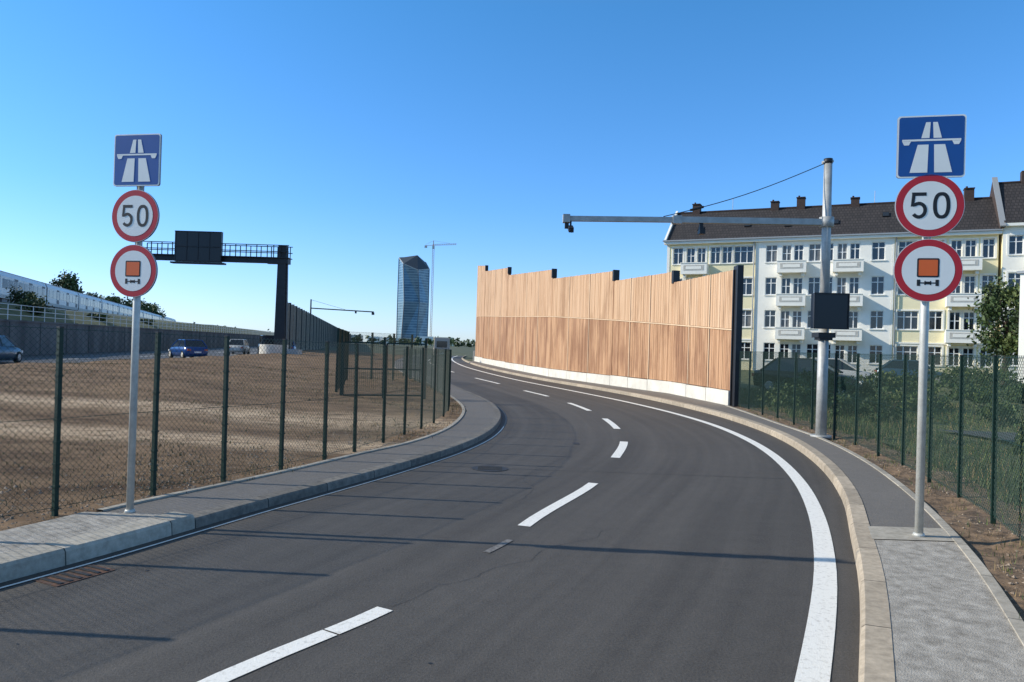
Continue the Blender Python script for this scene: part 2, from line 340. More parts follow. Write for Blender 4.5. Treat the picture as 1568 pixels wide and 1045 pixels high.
def fz(x,y):
    d=BL(y)-x; w=min(1,max(0,d/12)); 
    n=math.sin(x*1.3+y*.7)*.02+math.sin(x*.45-y*.9)*.03+math.sin(x*3.1+y*2.3)*.01
    return .10+.32*w*w*(3-2*w)+n*min(1,max(0,d/1.0))
s=MB(); strip(s,lambda y:MW(y)+1,BL,-8,100,fz,'soil',.5,44)
strip(s,lambda y:MW(y)-.2,lambda y:MW(y)+1,-8,100,lambda x,y:.0 if x<MW(y)+.5 else fz(x,y),'soil2',1,1)
s.obj('soil_field')
def fr(x,y): return .10+.03*math.sin(x*4+y*2)+.015*math.sin(x*9-y*7)
s=MB(); strip(s,lambda y:OR(y)+.04,lambda y:OR(y)+1.1,-8,23.5,fr,'soil2',.3,4); s.obj('soil_verge')
s=MB(); strip(s,lambda y:OR(min(y,22))+1.05,lambda y:60,-8,70,lambda x,y:.09+.05*math.sin(x*.9+y*.6),'weed',1.2,14); s.obj('weedy_verge')
s=MB(); s.face([(10.5,10,.17),(60,5,.17),(60,10.5,.17),(9.5,16.5,.17)],'mway',[(0,0),(50,0),(50,6),(0,6)]); s.obj('side_road')
s=MB(); strip(s,lambda y:-24.9-.2*y,lambda y:MW(y)-.1,-8,500,.0,'mway',4,3); s.obj('motorway')
s=MB(); 
for off in(.6,4.2,7.8):
    y=0
    while y<300:
        sweep(s,line(lambda q:MW(q)-off,y,y+(6 if off>1 else 12),3),[(-.08,.005),(.08,.005)],'paint'); y+=12
s.obj('motorway_markings')
rng=random.Random(3)
s=MB()
def clod(x,y,z,r):
    vs=[];
    for i in range(5):
        a=i*1.2566+rng.random(); vs.append((x+math.cos(a)*r*rng.uniform(.7,1.2),y+math.sin(a)*r*rng.uniform(.7,1.2),z))
    vs.append((x,y,z+r*rng.uniform(.5,.9))); s.mesh(vs,[(i,(i+1)%5,5) for i in range(5)],'pebble')
for i in range(5200):
    y=4+rng.random()**1.6*22; x=BL(y)-.05-abs(rng.gauss(0,1.1)); clod(x,y,fz(x,y)-.004,rng.uniform(.006,.028))
for i in range(2400):
    y=3+rng.random()**1.3*19; x=OR(y)+.08+rng.random()*1.0; clod(x,y,fr(x,y)-.006,rng.uniform(.006,.022))
s.obj('gravel')
s=MB()
def tuft(x,y,z,h,n,ks,sp=.05,w=.004):
    for j in range(n):
        a=rng.uniform(0,6.28); dx,dy=math.cos(a),math.sin(a); b=(x+rng.gauss(0,sp),y+rng.gauss(0,sp)); hh=h*rng.uniform(.5,1.2); ln=hh*rng.uniform(.1,.6)
        s.face([(b[0]-dy*w,b[1]+dx*w,z-.01),(b[0]+dy*w,b[1]-dx*w,z-.01),(b[0]+dx*ln,b[1]+dy*ln,z+hh)],rng.choice(ks))
for i in range(9000):
    y=4+rng.random()**1.5*36; x=BL(y)-.1-rng.random()**1.4*(16)
    if math.sin(x*.5+1.1*y)+rng.gauss(0,.7)<-.1: continue
    tuft(x,y,fz(x,y),rng.uniform(.02,.06),5,['straw','straw','straw2','straw2','leafB'],.09,.004+.0003*y)
s.obj('dry_grass')
s=MB()
for i in range(6500):
    y=4+rng.random()**1.1*30; x=OR(min(y,22))+.95+rng.random()**1.3*9
    if 9.3<x and 9.8<y<16.5: continue
    tuft(x,y,.1,rng.uniform(.05,.26),6,['leafB','leafC','leafC','leafB','straw'],.12,.008)
for i in range(260):
    y=4+rng.random()*18; x=OR(y)+.1+rng.random()*.7; tuft(x,y,fr(x,y),rng.uniform(.03,.1),6,['leafB','leafC','straw'],.04,.004)
s.obj('weeds')

# ------------------------------------------------------------- fences
def chain_fence(name,pts,h,z0f,pitch=.07,rw=.0017,postw=.042):
    e=empty(name,(pts[0][0],pts[0][1],0)); ox,oy=pts[0]
    pm=MB(); wm=MB()
    for i,(x,y) in enumerate(pts):
        z=z0f(x,y); hh=h(i) if callable(h) else h
        a=pts[max(0,i-1)];b=pts[min(len(pts)-1,i+1)]; T=Matrix.Translation((x-ox,y-oy,z-.05))@Matrix.Rotation(math.atan2(b[1]-a[1],b[0]-a[0]),4,'Z')@Matrix.Rotation(random.uniform(-.008,.008),4,'X')
        pm.box(-postw*.45,postw*.45,-postw/2,postw/2,0,hh+.08,'green',T); pm.box(-postw*.5,postw*.5,-postw*.55,postw*.55,hh+.08,hh+.092,'black',T)
        for q in np.arange(.1,hh,.2): pm.box(-postw*.6,postw*.6,-postw*.62,postw*.56,q,q+.018,'green',T)
    for i in range(len(pts)-1):
        A=Vector((pts[i][0]-ox,pts[i][1]-oy,0));B=Vector((pts[i+1][0]-ox,pts[i+1][1]-oy,0)); L=(B-A).length; d=(B-A)/L; nrm=Vector((-d.y,d.x,0))
        za=z0f(*pts[i]);zb=z0f(*pts[i+1]); ha=h(i) if callable(h) else h; hb=h(i+1) if callable(h) else h
        H=max(ha,hb)
        def P(s_,q,off=0): 
            t_=s_/L; return A+d*s_+Vector((0,0,(za+(zb-za)*t_)+.04+q*((ha+(hb-ha)*t_)/H)))+nrm*off
        def wire(p,q,r):
            dr=(q-p).normalized(); u=nrm; w=dr.cross(u)
            vs=[]
            for c in(p,q):
                for an in(0,2.094,4.189): vs.append(c+(u*math.cos(an)+w*math.sin(an))*r)
            wm.mesh(vs,[(0,1,4,3),(1,2,5,4),(2,0,3,5)],'wire')
        c=-H
        while c<L:
            s0=max(0,c); s1=min(L,c+H)
            if s1-s0>.01:
                wire(P(s0,s0-c,.002),P(s1,s1-c,.002),rw); wire(P(s0,H-(s0-c),-.002),P(s1,H-(s1-c),-.002),rw)
            c+=pitch
        for q in(.03,H*.5,H-.02): wire(P(0,q,.006),P(L,q,.006),.003)
    pm.obj('posts',e); wm.obj('wire_mesh',e); return e
FL=[(-7.6,0.2),(-7.0,1.2),(-6.4,2.3),(-5.8,3.4),(-5.2,4.5),(-4.6,5.75),(-4.08,6.69),(-3.66,7.65),(-3.25,8.46),(-2.87,9.35),(-2.54,10.22),(-2.30,11.04),(-2.05,12.07),(-1.88,13.27),(-1.7,14.28),(-1.58,15.43),(-1.50,16.76),(-1.52,18.2),(-1.63,19.8),(-1.85,21.8),(-2.15,23.6),(-2.5,25.3),(-2.9,27),(-3.3,28.7),(-3.75,30.5),(-4.2,32.4),(-4.7,34.2),(-5.3,36.4)]
chain_fence('chain_link_fence',FL,lambda i:1.68-.017*max(0,i-5),lambda x,y:.10,.06,.0018)
FR=[(x+.04,y) for x,y in [(1.9,.6),(2.5,1.8),(3.1,2.95),(3.6,4.05),(4.05,5.2),(4.5,6.4),(4.95,7.6),(5.3,8.75),(5.62,9.95),(5.9,11.15),(6.15,12.4),(6.33,13.6),(6.5,14.9),(6.58,16.2),(6.68,17.5),(6.76,18.8),(6.82,20.1),(6.86,21.4),(6.9,22.6)]]
chain_fence('chain_link_fence',FR,1.66,lambda x,y:.10,.055,.0022)
chain_fence('chain_link_fence',[(-5.3,22.5),(-5.75,25),(-6.2,27.5),(-6.65,30),(-5.9,31.3),(-5.2,32.6),(-4.6,34)],1.95,lambda x,y:.15,.08,.003,.07)
gt=empty('fence_gate',(-4.9,21.5,.1)); q=MB()
for x0 in(0,1.25):
    T=Matrix.Rotation(math.radians(18),4,'Z')
    for a,b in(((x0+.03,0,.08),(x0+1.18,0,.08)),((x0+.03,0,1.62),(x0+1.18,0,1.62)),((x0+.03,0,.08),(x0+.03,0,1.62)),((x0+1.18,0,.08),(x0+1.18,0,1.62)),((x0+.03,0,.85),(x0+1.18,0,.85))):
        q.beam(T@Vector(a),T@Vector(b),.045,.045,'green')
    for i in range(1,20): q.beam(T@Vector((x0+.03+i*.058,.0,.08)),T@Vector((x0+.03+i*.058,0,1.62)),.006,.006,'green')
for x0 in(0,1.22,2.46): q.beam(T@Vector((x0-.02,0,-.1)),T@Vector((x0-.02,0,1.8)),.07,.07,'green')
q.obj('gate_leaves',gt)

# ------------------------------------------------------------- traffic signs
def flat(mb,pts,y,k): mb.face([(x,y,z) for x,z in pts],k)
def disc(mb,r,y,k,n=56,cz=0): flat(mb,[(r*math.cos(2*math.pi*i/n),cz+r*math.sin(2*math.pi*i/n)) for i in range(n)],y,k)
def rrect(w,h,r,n=6):
    o=[]
    for cx,cy,a0 in((w-r,h-r,0),(-w+r,h-r,90),(-w+r,-h+r,180),(w-r,-h+r,270)):
        for i in range(n+1):
            a=math.radians(a0+90*i/n); o.append((cx+r*math.cos(a),cy+r*math.sin(a)))
    return o
def stroke(mb,path,w,y,k):
    o=offs(path,w/2);i_=offs(path,-w/2)
    for a in range(len(path)-1): flat(mb,[o[a],o[a+1],i_[a+1],i_[a]],y,k)
def ring(mb,outer,inner,y,k):
    n=len(outer)
    for i in range(n): j=(i+1)%n; flat(mb,[outer[i],outer[j],inner[j],inner[i]],y,k)
def plate(mb,outline,y0,y1,kf,ks):
    n=len(outline); flat(mb,outline,y0,kf); flat(mb,outline[::-1],y1,'signback')
    for i in range(n):
        a=outline[i];b=outline[(i+1)%n]; mb.face([(a[0],y0,a[1]),(b[0],y0,b[1]),(b[0],y1,b[1]),(a[0],y1,a[1])],ks)
def circ(r,n=56): return [(r*math.cos(2*math.pi*i/n),r*math.sin(2*math.pi*i/n)) for i in range(n)]
def traffic_sign(x,y,z0,sq,zsq,c1,r1,c2,r2,pr,yaw,top):
    e=empty('traffic_sign',(x,y,z0),(0,0,yaw))
    q=MB(); q.cyl((0,0,-.1),(0,0,top-z0),pr,pr,'galv',20); q.cyl((0,0,top-z0),(0,0,top-z0+.015),pr*1.05,pr*.8,'signback',20)
    q.cyl((0,0,-.002),(0,0,.03),pr*1.6,pr*1.2,'galv',20)
    for zc,rr in((zsq,sq*.6),(c1,r1*.6),(c2,r2*.6)):
        for dz in(-rr,rr):
            q.box(-pr*1.3,pr*1.3,-pr*1.25,pr*1.3,zc-z0+dz-.015,zc-z0+dz+.015,'galvd')
    q.obj('pole',e,True)
    yf=-pr*1.25-.022
    q=MB(); plate(q,rrect(sq,sq,sq*.09),yf,yf+.02,'white','signback'); flat(q,rrect(sq*.955,sq*.955,sq*.08),yf-.0012,'blue')
    def P_(pts): flat(q,[(a*sq,b*sq) for a,b in pts],yf-.003,'white')
    for sx in(-1,1):
        P_([(sx*.10,-.84),(sx*.62,-.84),(sx*.40,.06),(sx*.08,.06)][::sx])
        P_([(sx*.06,.27),(sx*.30,.27),(sx*.17,.78),(sx*.035,.78)][::sx])
        P_([(sx*.60,.17),(sx*.86,.17),(sx*.80,.05),(sx*.66,.05)][::sx])
    P_([(-.86,.175),(.86,.175),(.86,.235),(-.86,.235)])
    q.obj('motorway_plate',e,loc=(0,0,zsq-z0))
    q=MB(); plate(q,circ(r1),yf,yf+.02,'white','signback'); disc(q,r1*.985,yf-.0012,'red'); disc(q,r1*.77,yf-.0024,'white')
    s_=r1
    def ov(a,b): return [(.34*s_+a*s_*math.copysign(abs(math.cos(t))**.8,math.cos(t)),b*s_*math.copysign(abs(math.sin(t))**.9,math.sin(t))) for t in [2*math.pi*i/40 for i in range(40)]]
    ring(q,ov(.25,.42),ov(.135,.31),yf-.0036,'black')
    flat(q,[(-.52*s_,.42*s_),(-.10*s_,.42*s_),(-.10*s_,.31*s_),(-.52*s_,.31*s_)],yf-.0036,'black')
    flat(q,[(-.52*s_,.31*s_),(-.42*s_,.31*s_),(-.45*s_,-.01*s_),(-.55*s_,-.03*s_)],yf-.0036,'black')
    arc=[(-.50,.02)]+[(-.315+.185*math.cos(t),-.145+.215*math.sin(t)) for t in [math.radians(a) for a in range(125,-146,-15)]]
    stroke(q,[(a*s_,b*s_) for a,b in arc],.108*s_,yf-.0044,'black')
    q.obj('speed_limit_plate',e,loc=(0,0,c1-z0))
    q=MB(); plate(q,circ(r2),yf,yf+.02,'white','signback'); disc(q,r2*.985,yf-.0012,'red'); disc(q,r2*.77,yf-.0024,'white')
    s_=r2
    def B_(x0,x1,z0_,z1,k,dy=.0036): flat(q,[(x0*s_,z0_*s_),(x1*s_,z0_*s_),(x1*s_,z1*s_),(x0*s_,z1*s_)],yf-dy,k)
    flat(q,[(a*s_,b*s_+.08*s_) for a,b in rrect(.325,.305,.05)],yf-.0036,'black'); flat(q,[(a*s_,b*s_+.08*s_) for a,b in rrect(.275,.255,.03)],yf-.0046,'orange')
    for sx in(-1,1): B_(min(sx*.22,sx*.32),max(sx*.22,sx*.32),-.50,-.30,'black'); B_(min(sx*.06,sx*.10),max(sx*.06,sx*.10),-.47,-.34,'black')
    B_(-.22,.22,-.425,-.385,'black'); B_(-.06,.06,-.45,-.36,'black')
    q.obj('hazardous_goods_plate',e,loc=(0,0,c2-z0))
    return e
traffic_sign(-3.45,6.78,.125,.237,3.34,2.83,.239,2.33,.239,.032,math.radians(-11),3.5)
traffic_sign(3.78,6.79,.12,.284,3.68,3.14,.288,2.55,.286,.036,math.radians(-13),3.85)

# ------------------------------------------------------------- camera mast
e=empty('traffic_camera_mast',(6.25,14.85,.1)); q=MB()
q.cyl((0,0,-.1),(0,0,2.3),.105,.10,'galvd',24); q.cyl((0,0,2.3),(0,0,5.55),.095,.08,'galvd',24); q.cyl((0,0,0),(0,0,.05),.2,.2,'galvd',20)
q.cyl((-.12,-.0,5.52),(.1,0,5.56),.03,.03,'galvd',10); q.cyl((0,0,5.5),(0,0,5.6),.085,.085,'steeld',20)
q.cyl((0,0,4.22),(0,0,4.42),.14,.14,'galvd',20)
q.obj('mast',e,True)
q=MB(); ax=-5.28
q.beam((0,0,4.32),(-3.0,0,4.28),.13,.12,'galvd'); q.beam((-3.0,0,4.28),(ax,0,4.24),.11,.10,'galvd')
q.box(-3.1,-2.92,-.08,.08,4.2,4.36,'galvd'); q.box(ax-.02,ax+.12,-.09,.09,4.16,4.32,'galvd')
q.obj('arm',e)
q=MB(); pts=[Vector((-.08,0,5.5))]
for i in range(1,13):
    t_=i/12; pts.append(Vector((-.08-3.2*t_,0,5.5-1.16*t_-.10*math.sin(math.pi*t_))))
for a,b in zip(pts,pts[1:]): q.cyl(a,b,.009,.009,'steeld',6,False)
q.cyl(pts[9],pts[10],.025,.025,'steeld',8)
q.obj('stay_cable',e)
q=MB(); q.cyl((ax+.14,0,4.2),(ax+.14,0,4.08),.02,.02,'steeld',8); T=Matrix.Translation((ax+.14,-.05,4.03))@Matrix.Rotation(math.radians(18),4,'X'); q.box(-.05,.05,-.16,.14,-.05,.05,'steeld',T); q.cyl((ax+.14,-.2,3.97),(ax+.14,-.24,3.96),.035,.04,'black',12)
q.box(ax+.02,ax+.1,-.04,.04,4.04,4.15,'steeld')
q.box(-2.55,-2.48,-.03,.03,4.08,4.24,'steeld'); q.box(-2.57,-2.46,-.12,.06,4.0,4.09,'steeld')
q.obj('camera_head',e,bevel=.006)
q=MB(); q.box(-.33,.33,-.34,-.2,2.18,2.86,'vms'); q.box(-.34,.34,-.36,-.335,2.85,2.875,'steeld'); q.box(-.34,.34,-.36,-.335,2.165,2.19,'steeld');q.box(-.345,-.325,-.36,-.19,2.17,2.87,'steeld');q.box(.325,.345,-.36,-.19,2.17,2.87,'steeld')
q.box(-.06,.06,-.2,-.09,2.3,2.4,'galvd');q.box(-.06,.06,-.2,-.09,2.65,2.75,'galvd')
q.box(.1,.36,-.15,-.05,2.3,2.8,'steeld'); q.box(-.17,.17,-.17,.17,2.0,2.1,'steeld'); q.box(-.13,.13,-.13,.13,1.95,2.0,'steeld')
q.obj('display_box',e)

# ------------------------------------------------------------- wooden noise barrier
A=[(6.83,22.8),(6.18,28.4),(4.56,33.3),(2.2,41.1),(-.37,54.6),(-2.55,67.6),(-3.6,74.2)]
Tp=[(4.30,4.36),(4.78,4.81),(5.26,5.55),(6.06,6.96),(7.52,8.5),(9.0,9.7)]
Sm=[2.45,2.75,3.05,3.45,3.9,4.4,4.6]
Pl=[.56,.56,.54,.54,.56,.6,.64]
e=empty('wooden_noise_barrier',(6.83,22.8,0)); q=MB(); pl=MB(); st=MB(); rr=random.Random(5)
for i in range(6):
    a=Vector((A[i][0]-6.83,A[i][1]-22.8,0));b=Vector((A[i+1][0]-6.83,A[i+1][1]-22.8,0)); L=(b-a).length
    ang=math.atan2(b.y-a.y,b.x-a.x); T=Matrix.Translation(a)@Matrix.Rotation(ang,4,'Z')
    t0,t1=Tp[i]; nb=int(L/(.10 if i<3 else .14)); 
    nsub=3 if i<3 else (4 if i<5 else 2); tint={}
    for j in range(nb):
        x0=L*j/nb; x1=L*(j+1)/nb-.012; xm=(x0+x1)/2/L; top=t0+(t1-t0)*xm+rr.uniform(-.01,.01); sm=Sm[i]+(Sm[i+1]-Sm[i])*xm; lo=Pl[i]+.02
        dp=rr.uniform(.048,.06); sub=int(xm*nsub)
        if sub not in tint: tint[sub]=(rr.choice([['wood','wood','wood1'],['wood','wood1','wood1']]),rr.choice([['wood2','wood2','wood3'],['wood2','wood3','wood3']]))
        if abs(xm*nsub-round(xm*nsub))<.5*nsub/nb and 0<round(xm*nsub)<nsub: q.box(x0+.035,x1-.01,.01,.068,lo,top+.01,'woodl',T); continue
        q.box(x0,x1,.01,dp,lo,sm-.03,rr.choice(tint[sub][1]),T); q.box(x0,x1,.01,dp+.004,sm+.03,top,rr.choice(tint[sub][0]) ,T)
    n_=12
    for j in range(n_):
        za=Sm[i]+(Sm[i+1]-Sm[i])*j/n_; zb=Sm[i]+(Sm[i+1]-Sm[i])*(j+1)/n_
        q.beam(T@Vector((L*j/n_,.065,za)),T@Vector((L*(j+1)/n_,.065,zb)),.03,.04,'woodl')
    vs=[Vector(p) for p in((0,-.16,0),(L,-.16,0),(L,.008,0),(0,.008,0),(0,-.16,t0-.03),(L,-.16,t1-.03),(L,.008,t1-.03),(0,.008,t0-.03))]
    q.mesh([T@p for p in vs],[(0,3,2,1),(4,5,6,7),(0,1,5,4),(1,2,6,5),(2,3,7,6),(3,0,4,7)],'woodback')
    npl=nsub
    for j in range(npl): pl.box(L*j/npl+.015,L*(j+1)/npl-.015,.009,.12,.0,Pl[i]-(.012 if j%2 else 0),'conc',T)
    tprev=t0 if i==0 else Tp[i-1][1]
    st.box(-.03,.03,-.17,.07,0,min(t0,tprev),'steeld' if i==0 else 'wood3',T)
    if i: st.box(-.07,.07,-.18,.10,max(t0,tprev)-.45,max(t0,tprev)+.05,'steeld',T)
st.box(-.02,.16,-.3,.14,0,4.42,'steeld')
q.obj('timber_battens',e); pl.obj('concrete_plinth',e); st.obj('steel_posts',e)
q=MB(); f_=curve([(-3.6,74.5),(-4.3,82),(-4.2,92),(-2.5,103),(1,112)]); sweep(q,line(f_,74.5,112,1),[(0,0),(.03,1.1),(.25,1.1),(.28,0)],'concd'); q.obj('concrete_barrier')
e=empty('grey_noise_barrier',(-25.5,83,0)); q=MB(); n=105; D=Vector((-.2,1,0)).normalized()
for i in range(n):
    a=D*(i*4.1); b=D*((i+1)*4.1); T=Matrix.Translation(a)@Matrix.Rotation(math.atan2(D.y,D.x),4,'Z')
    hh=5.9
    q.box(.12,4.0,-.05,.05,0,hh,'greyslat',T); q.box(-.13,.11,-.2,.2,0,hh+.15,'steeld' if i%2 else 'greyslat',T)
    if i<30:
        for j in range(8): q.box(.3+j*.46,.42+j*.46,-.1,-.052,.4,hh-.1,'greyslat',T)
q.obj('barrier_panels',e)

# ------------------------------------------------------------- retaining wall, embankment, railing
e=empty('retaining_wall'); q=MB(); wx=lambda y:-24.9-.2*y
y=12
while y<420:
    y2=y+5; a=Vector((wx(y),y,0));b=Vector((wx(y2),y2,0)); L=(b-a).length; T=Matrix.Translation(a)@Matrix.Rotation(math.atan2(b.y-a.y,b.x-a.x),4,'Z')
    q.box(.02,L-.02,0,.35,-.05,2.42,'concd',T); q.box(-.001,L+.001,-.08,.4,2.42,2.55,'concd',T); q.box(-.15,.15,-.06,.2,0,2.42,'concd',T); y=y2
q.obj('wall_panels',e)
tx=lambda y:-24.55-.366*y
s=MB(); strip(s,lambda y:tx(y)-70,lambda y:tx(y)+3,28,420,4.1,'ground',6,4); strip(s,lambda y:tx(y)+3 if tx(y)+3<wx(y)-.6 else wx(y)-.6,lambda y:wx(y)-.3,28,420,lambda x,y:2.5+1.6*min(1,max(0,(wx(y)-.3-x)/4)),'weed',3,5); s.obj('railway_embankment')
q=MB(); y=30
while y<215:
    a=Vector((wx(y)-.2,y,2.5)); b=Vector((wx(y+2)-.2,y+2,2.5)); q.cyl(a,a+Vector((0,0,1.15)),.035,.035,'rail',6)
    for h_ in(.4,.78,1.15): q.beam(a+Vector((0,0,h_)),b+Vector((0,0,h_)),.045,.045,'rail')
    y+=2
q.obj('steel_railing')
# ------------------------------------------------------------- train
tr=empty('commuter_train',(tx(52),52,4.25),(0,0,math.atan2(1,-.366)))
CL=18.2
for c in range(12):
    q=MB(); x0=c*CL+.25; x1=(c+1)*CL-.25; prof=[(-1.4,.65),(-1.5,1.0),(-1.5,2.75),(-1.32,3.15),(-.8,3.38),(0,3.45),(.8,3.38),(1.32,3.15),(1.5,2.75),(1.5,1.0),(1.4,.65)]
    for a,b in zip(prof,prof[1:]): q.face([(x0,a[0],a[1]),(x1,a[0],a[1]),(x1,b[0],b[1]),(x0,b[0],b[1])],'trainw' if max(a[1],b[1])<3.2 else 'traing')
    for xx in(x0,x1): q.face([(xx,p_[0],p_[1]) for p_ in prof],'traing')
    for sd in(-1,1):
        yy=sd*1.5
        def sb(a,b,z0_,z1_,k,t_=.02): q.box(a,b,min(yy,yy+sd*t_),max(yy,yy+sd*t_),z0_,z1_,k)
        xx=x0+.8; j=0
        while xx<x1-1.2:
            if j%3==2: 
                sb(xx,xx+1.3,1.02,2.72,'traing',.012); sb(xx+.08,xx+.6,1.5,2.5,'trainb'); sb(xx+.7,xx+1.22,1.5,2.5,'trainb'); xx+=1.6
            else: sb(xx,xx+1.7,1.62,2.52,'trainb'); xx+=1.95
            j+=1
    for bx in(x0+2,x1-4.2):
        q.box(bx,bx+2.6,-1.2,1.2,.3,.7,'traing')
        for w_ in(.4,2.0):
            for sd in(-.75,.75): q.cyl((bx+w_,sd-.07,.42),(bx+w_,sd+.07,.42),.42,.42,'rubber',14)
    q.box(x0+5,x1-6,-1.3,1.3,.25,.62,'traing'); q.box(x1,x1+.5,-.9,.9,.9,3.0,'rubber')
    q.obj('carriage_%d'%(c+1),tr)

# ------------------------------------------------------------- sign gantry
e=empty('overhead_sign_gantry',(-21.9,70,0)); q=MB()
q.box(-.55,.55,-.5,.5,.9,1.1,'steeld')
q.mesh([(-.5,-.45,1.1),(.5,-.45,1.1),(.5,.45,1.1),(-.5,.45,1.1),(-.36,-.4,10.6),(.36,-.4,10.6),(.36,.4,10.6),(-.36,.4,10.6)],[(0,1,5,4),(1,2,6,5),(2,3,7,6),(3,0,4,7),(4,5,6,7)],'steeld')
q.beam((.5,-.2,1.2),(.42,-.2,10.4),.08,.12,'steeld')
q.box(-13.2,-.36,-.35,.35,8.9,9.35,'steeld'); q.box(-1.5,.6,-.45,.45,8.85,9.4,'steeld')
for yy in(-.6,.6):
    for z in(9.95,10.55): q.beam((-13.2,yy,z),(.7,yy,z),.07,.07,'steeld')
    x=-13.2
    while x<.8: q.beam((x,yy,9.3),(x,yy,10.55),.07,.07,'steeld'); x+=.99 if x<-2 else .6
q.box(-13.2,.7,-.65,.65,9.36,9.42,'steeld')
q.obj('beam_and_column',e)
q=MB(); q.box(-9.85,-5.5,-1.0,-.62,8.75,11.6,'vms')
for i in range(5): q.box(-9.8+i*1.06,-9.74+i*1.06,-1.04,-1.0,8.8,11.55,'steeld')
for z in(8.75,10.1,11.5): q.box(-9.85,-5.5,-1.07,-1.0,z,z+.09,'steeld')
q.box(-10.2,-5.2,-1.1,-.4,8.55,8.7,'steeld')
q.obj('display_board',e)
q=MB(); q.cyl((-.6,0,0),(-.6,0,1.2),1.35,1.3,'conc',28); q.box(.4,1.9,-.8,.6,0,.8,'galvd'); q.obj('concrete_base',e)
e=empty('traffic_camera_mast',(-41,150,0)); q=MB(); q.cyl((0,0,0),(0,0,10),.2,.14,'steeld',10); q.beam((0,0,8.2),(12.8,0,7.8),.2,.22,'steeld'); q.beam((0,0,9.9),(7,0,8.1),.05,.05,'steeld'); q.box(12.4,12.9,-.2,.2,7.2,7.7,'steeld'); q.box(9,9.3,-.2,.2,7.4,7.8,'steeld'); q.obj('mast_and_arm',e)

# ------------------------------------------------------------- skyscraper + crane
def tower_glass():
    m,nt,b=base_mat('tower_glass'); N=nt.nodes.new; L=nt.links.new
    tc=N('ShaderNodeTexCoord'); sp=N('ShaderNodeSeparateXYZ'); L(tc.outputs['Object'],sp.inputs[0])
    def stripe(o,per,w):
        d=N('ShaderNodeMath');d.operation='DIVIDE';d.inputs[1].default_value=per;L(o,d.inputs[0]);f=N('ShaderNodeMath');f.operation='FRACT';L(d.outputs[0],f.inputs[0]);l=N('ShaderNodeMath');l.operation='LESS_THAN';l.inputs[1].default_value=w;L(f.outputs[0],l.inputs[0]);return l.outputs[0]
    a=stripe(sp.outputs['Z'],3.8,.3); 
    n=N('ShaderNodeTexNoise'); n.inputs['Scale'].default_value=.12; L(tc.outputs['Object'],n.inputs['Vector'])
    r=N('ShaderNodeValToRGB'); r.color_ramp.elements[0].position=.35;r.color_ramp.elements[1].position=.65; r.color_ramp.elements[0].color=(.05,.11,.16,1); r.color_ramp.elements[1].color=(.11,.20,.26,1); L(n.outputs['Fac'],r.inputs['Fac'])
    mx=N('ShaderNodeMixRGB'); mx.inputs['Color2'].default_value=(.19,.28,.33,1); L(a,mx.inputs['Fac']); L(r.outputs['Color'],mx.inputs['Color1']); L(mx.outputs[0],b.inputs['Base Color'])
    b.inputs['Roughness'].default_value=.22; b.inputs['Metallic'].default_value=.25; return m
M['tower']=tower_glass()
e=empty('skyscraper',(-149,1100,0)); q=MB(); pl_=[(-23,2),(-13,-20),(9,-22),(23,-2),(15,18),(-13,20)]; ht=[128,117,108,112,124,131]
# faceted shaft: lower and upper tiers twist slightly against each other
mid=[(-23,0),(-10,-22),(12,-20),(23,0),(14,18),(-14,20)]
for i in range(6):
    j=(i+1)%6
    q.face([(*pl_[i],0),(*pl_[j],0),(*mid[j],62)],'tower'); q.face([(*pl_[i],0),(*mid[j],62),(*mid[i],62)],'tower')
    q.face([(*mid[i],62),(*mid[j],62),(*pl_[i],ht[i])],'tower'); q.face([(*mid[j],62),(*pl_[j],ht[j]),(*pl_[i],ht[i])],'tower')
cen=(4,4,133)
for i in range(6): j=(i+1)%6; q.face([(*pl_[i],ht[i]),(*pl_[j],ht[j]),cen],'zincd')
q.obj('tower_body',e); q=MB()
for i in range(6):
    q.beam((pl_[i][0]*1.01,pl_[i][1]*1.01,0),(mid[i][0]*1.01,mid[i][1]*1.01,62),.8,.8,'traing'); q.beam((mid[i][0]*1.01,mid[i][1]*1.01,62),(pl_[i][0]*1.01,pl_[i][1]*1.01,ht[i]),.8,.8,'traing'); j=(i+1)%6
    q.beam((*pl_[i],ht[i]+.3),(*pl_[j],ht[j]+.3),1,1,'galvd')
q.obj('mullions',e)
e=empty('tower_crane',(-110,1000,0)); q=MB()
for sx in(-1,1):
    for sy in(-1,1): q.beam((sx,sy,0),(sx,sy,132),.3,.3,'craneo')
z=0
while z<130:
    for a,b in(((-1,-1),(1,-1)),((1,-1),(1,1))): q.beam((*a,z),(*b,z+3.3),.2,.2,'craneo')
    z+=3.3
q.box(-1.5,1.5,-1.5,1.5,130,134,'carwhite'); q.beam((0,0,132),(0,0,141),.8,.8,'craneo')
q.beam((-12,0,134),(31,0,136.5),.5,.5,'craneo'); q.beam((-2,0,136),(31,0,138),.35,.35,'craneo'); 
for i in range(11): q.beam((-1+i*3,0,134.7+i*.17),(.5+i*3,0,136.2+i*.17),.25,.25,'craneo')
q.beam((0,0,141),(22,0,138),.2,.2,'craneo'); q.beam((0,0,141),(-11,0,135),.2,.2,'craneo'); q.box(-12,-8.5,-1,1,131,134,'conc')
q.obj('crane_structure',e)

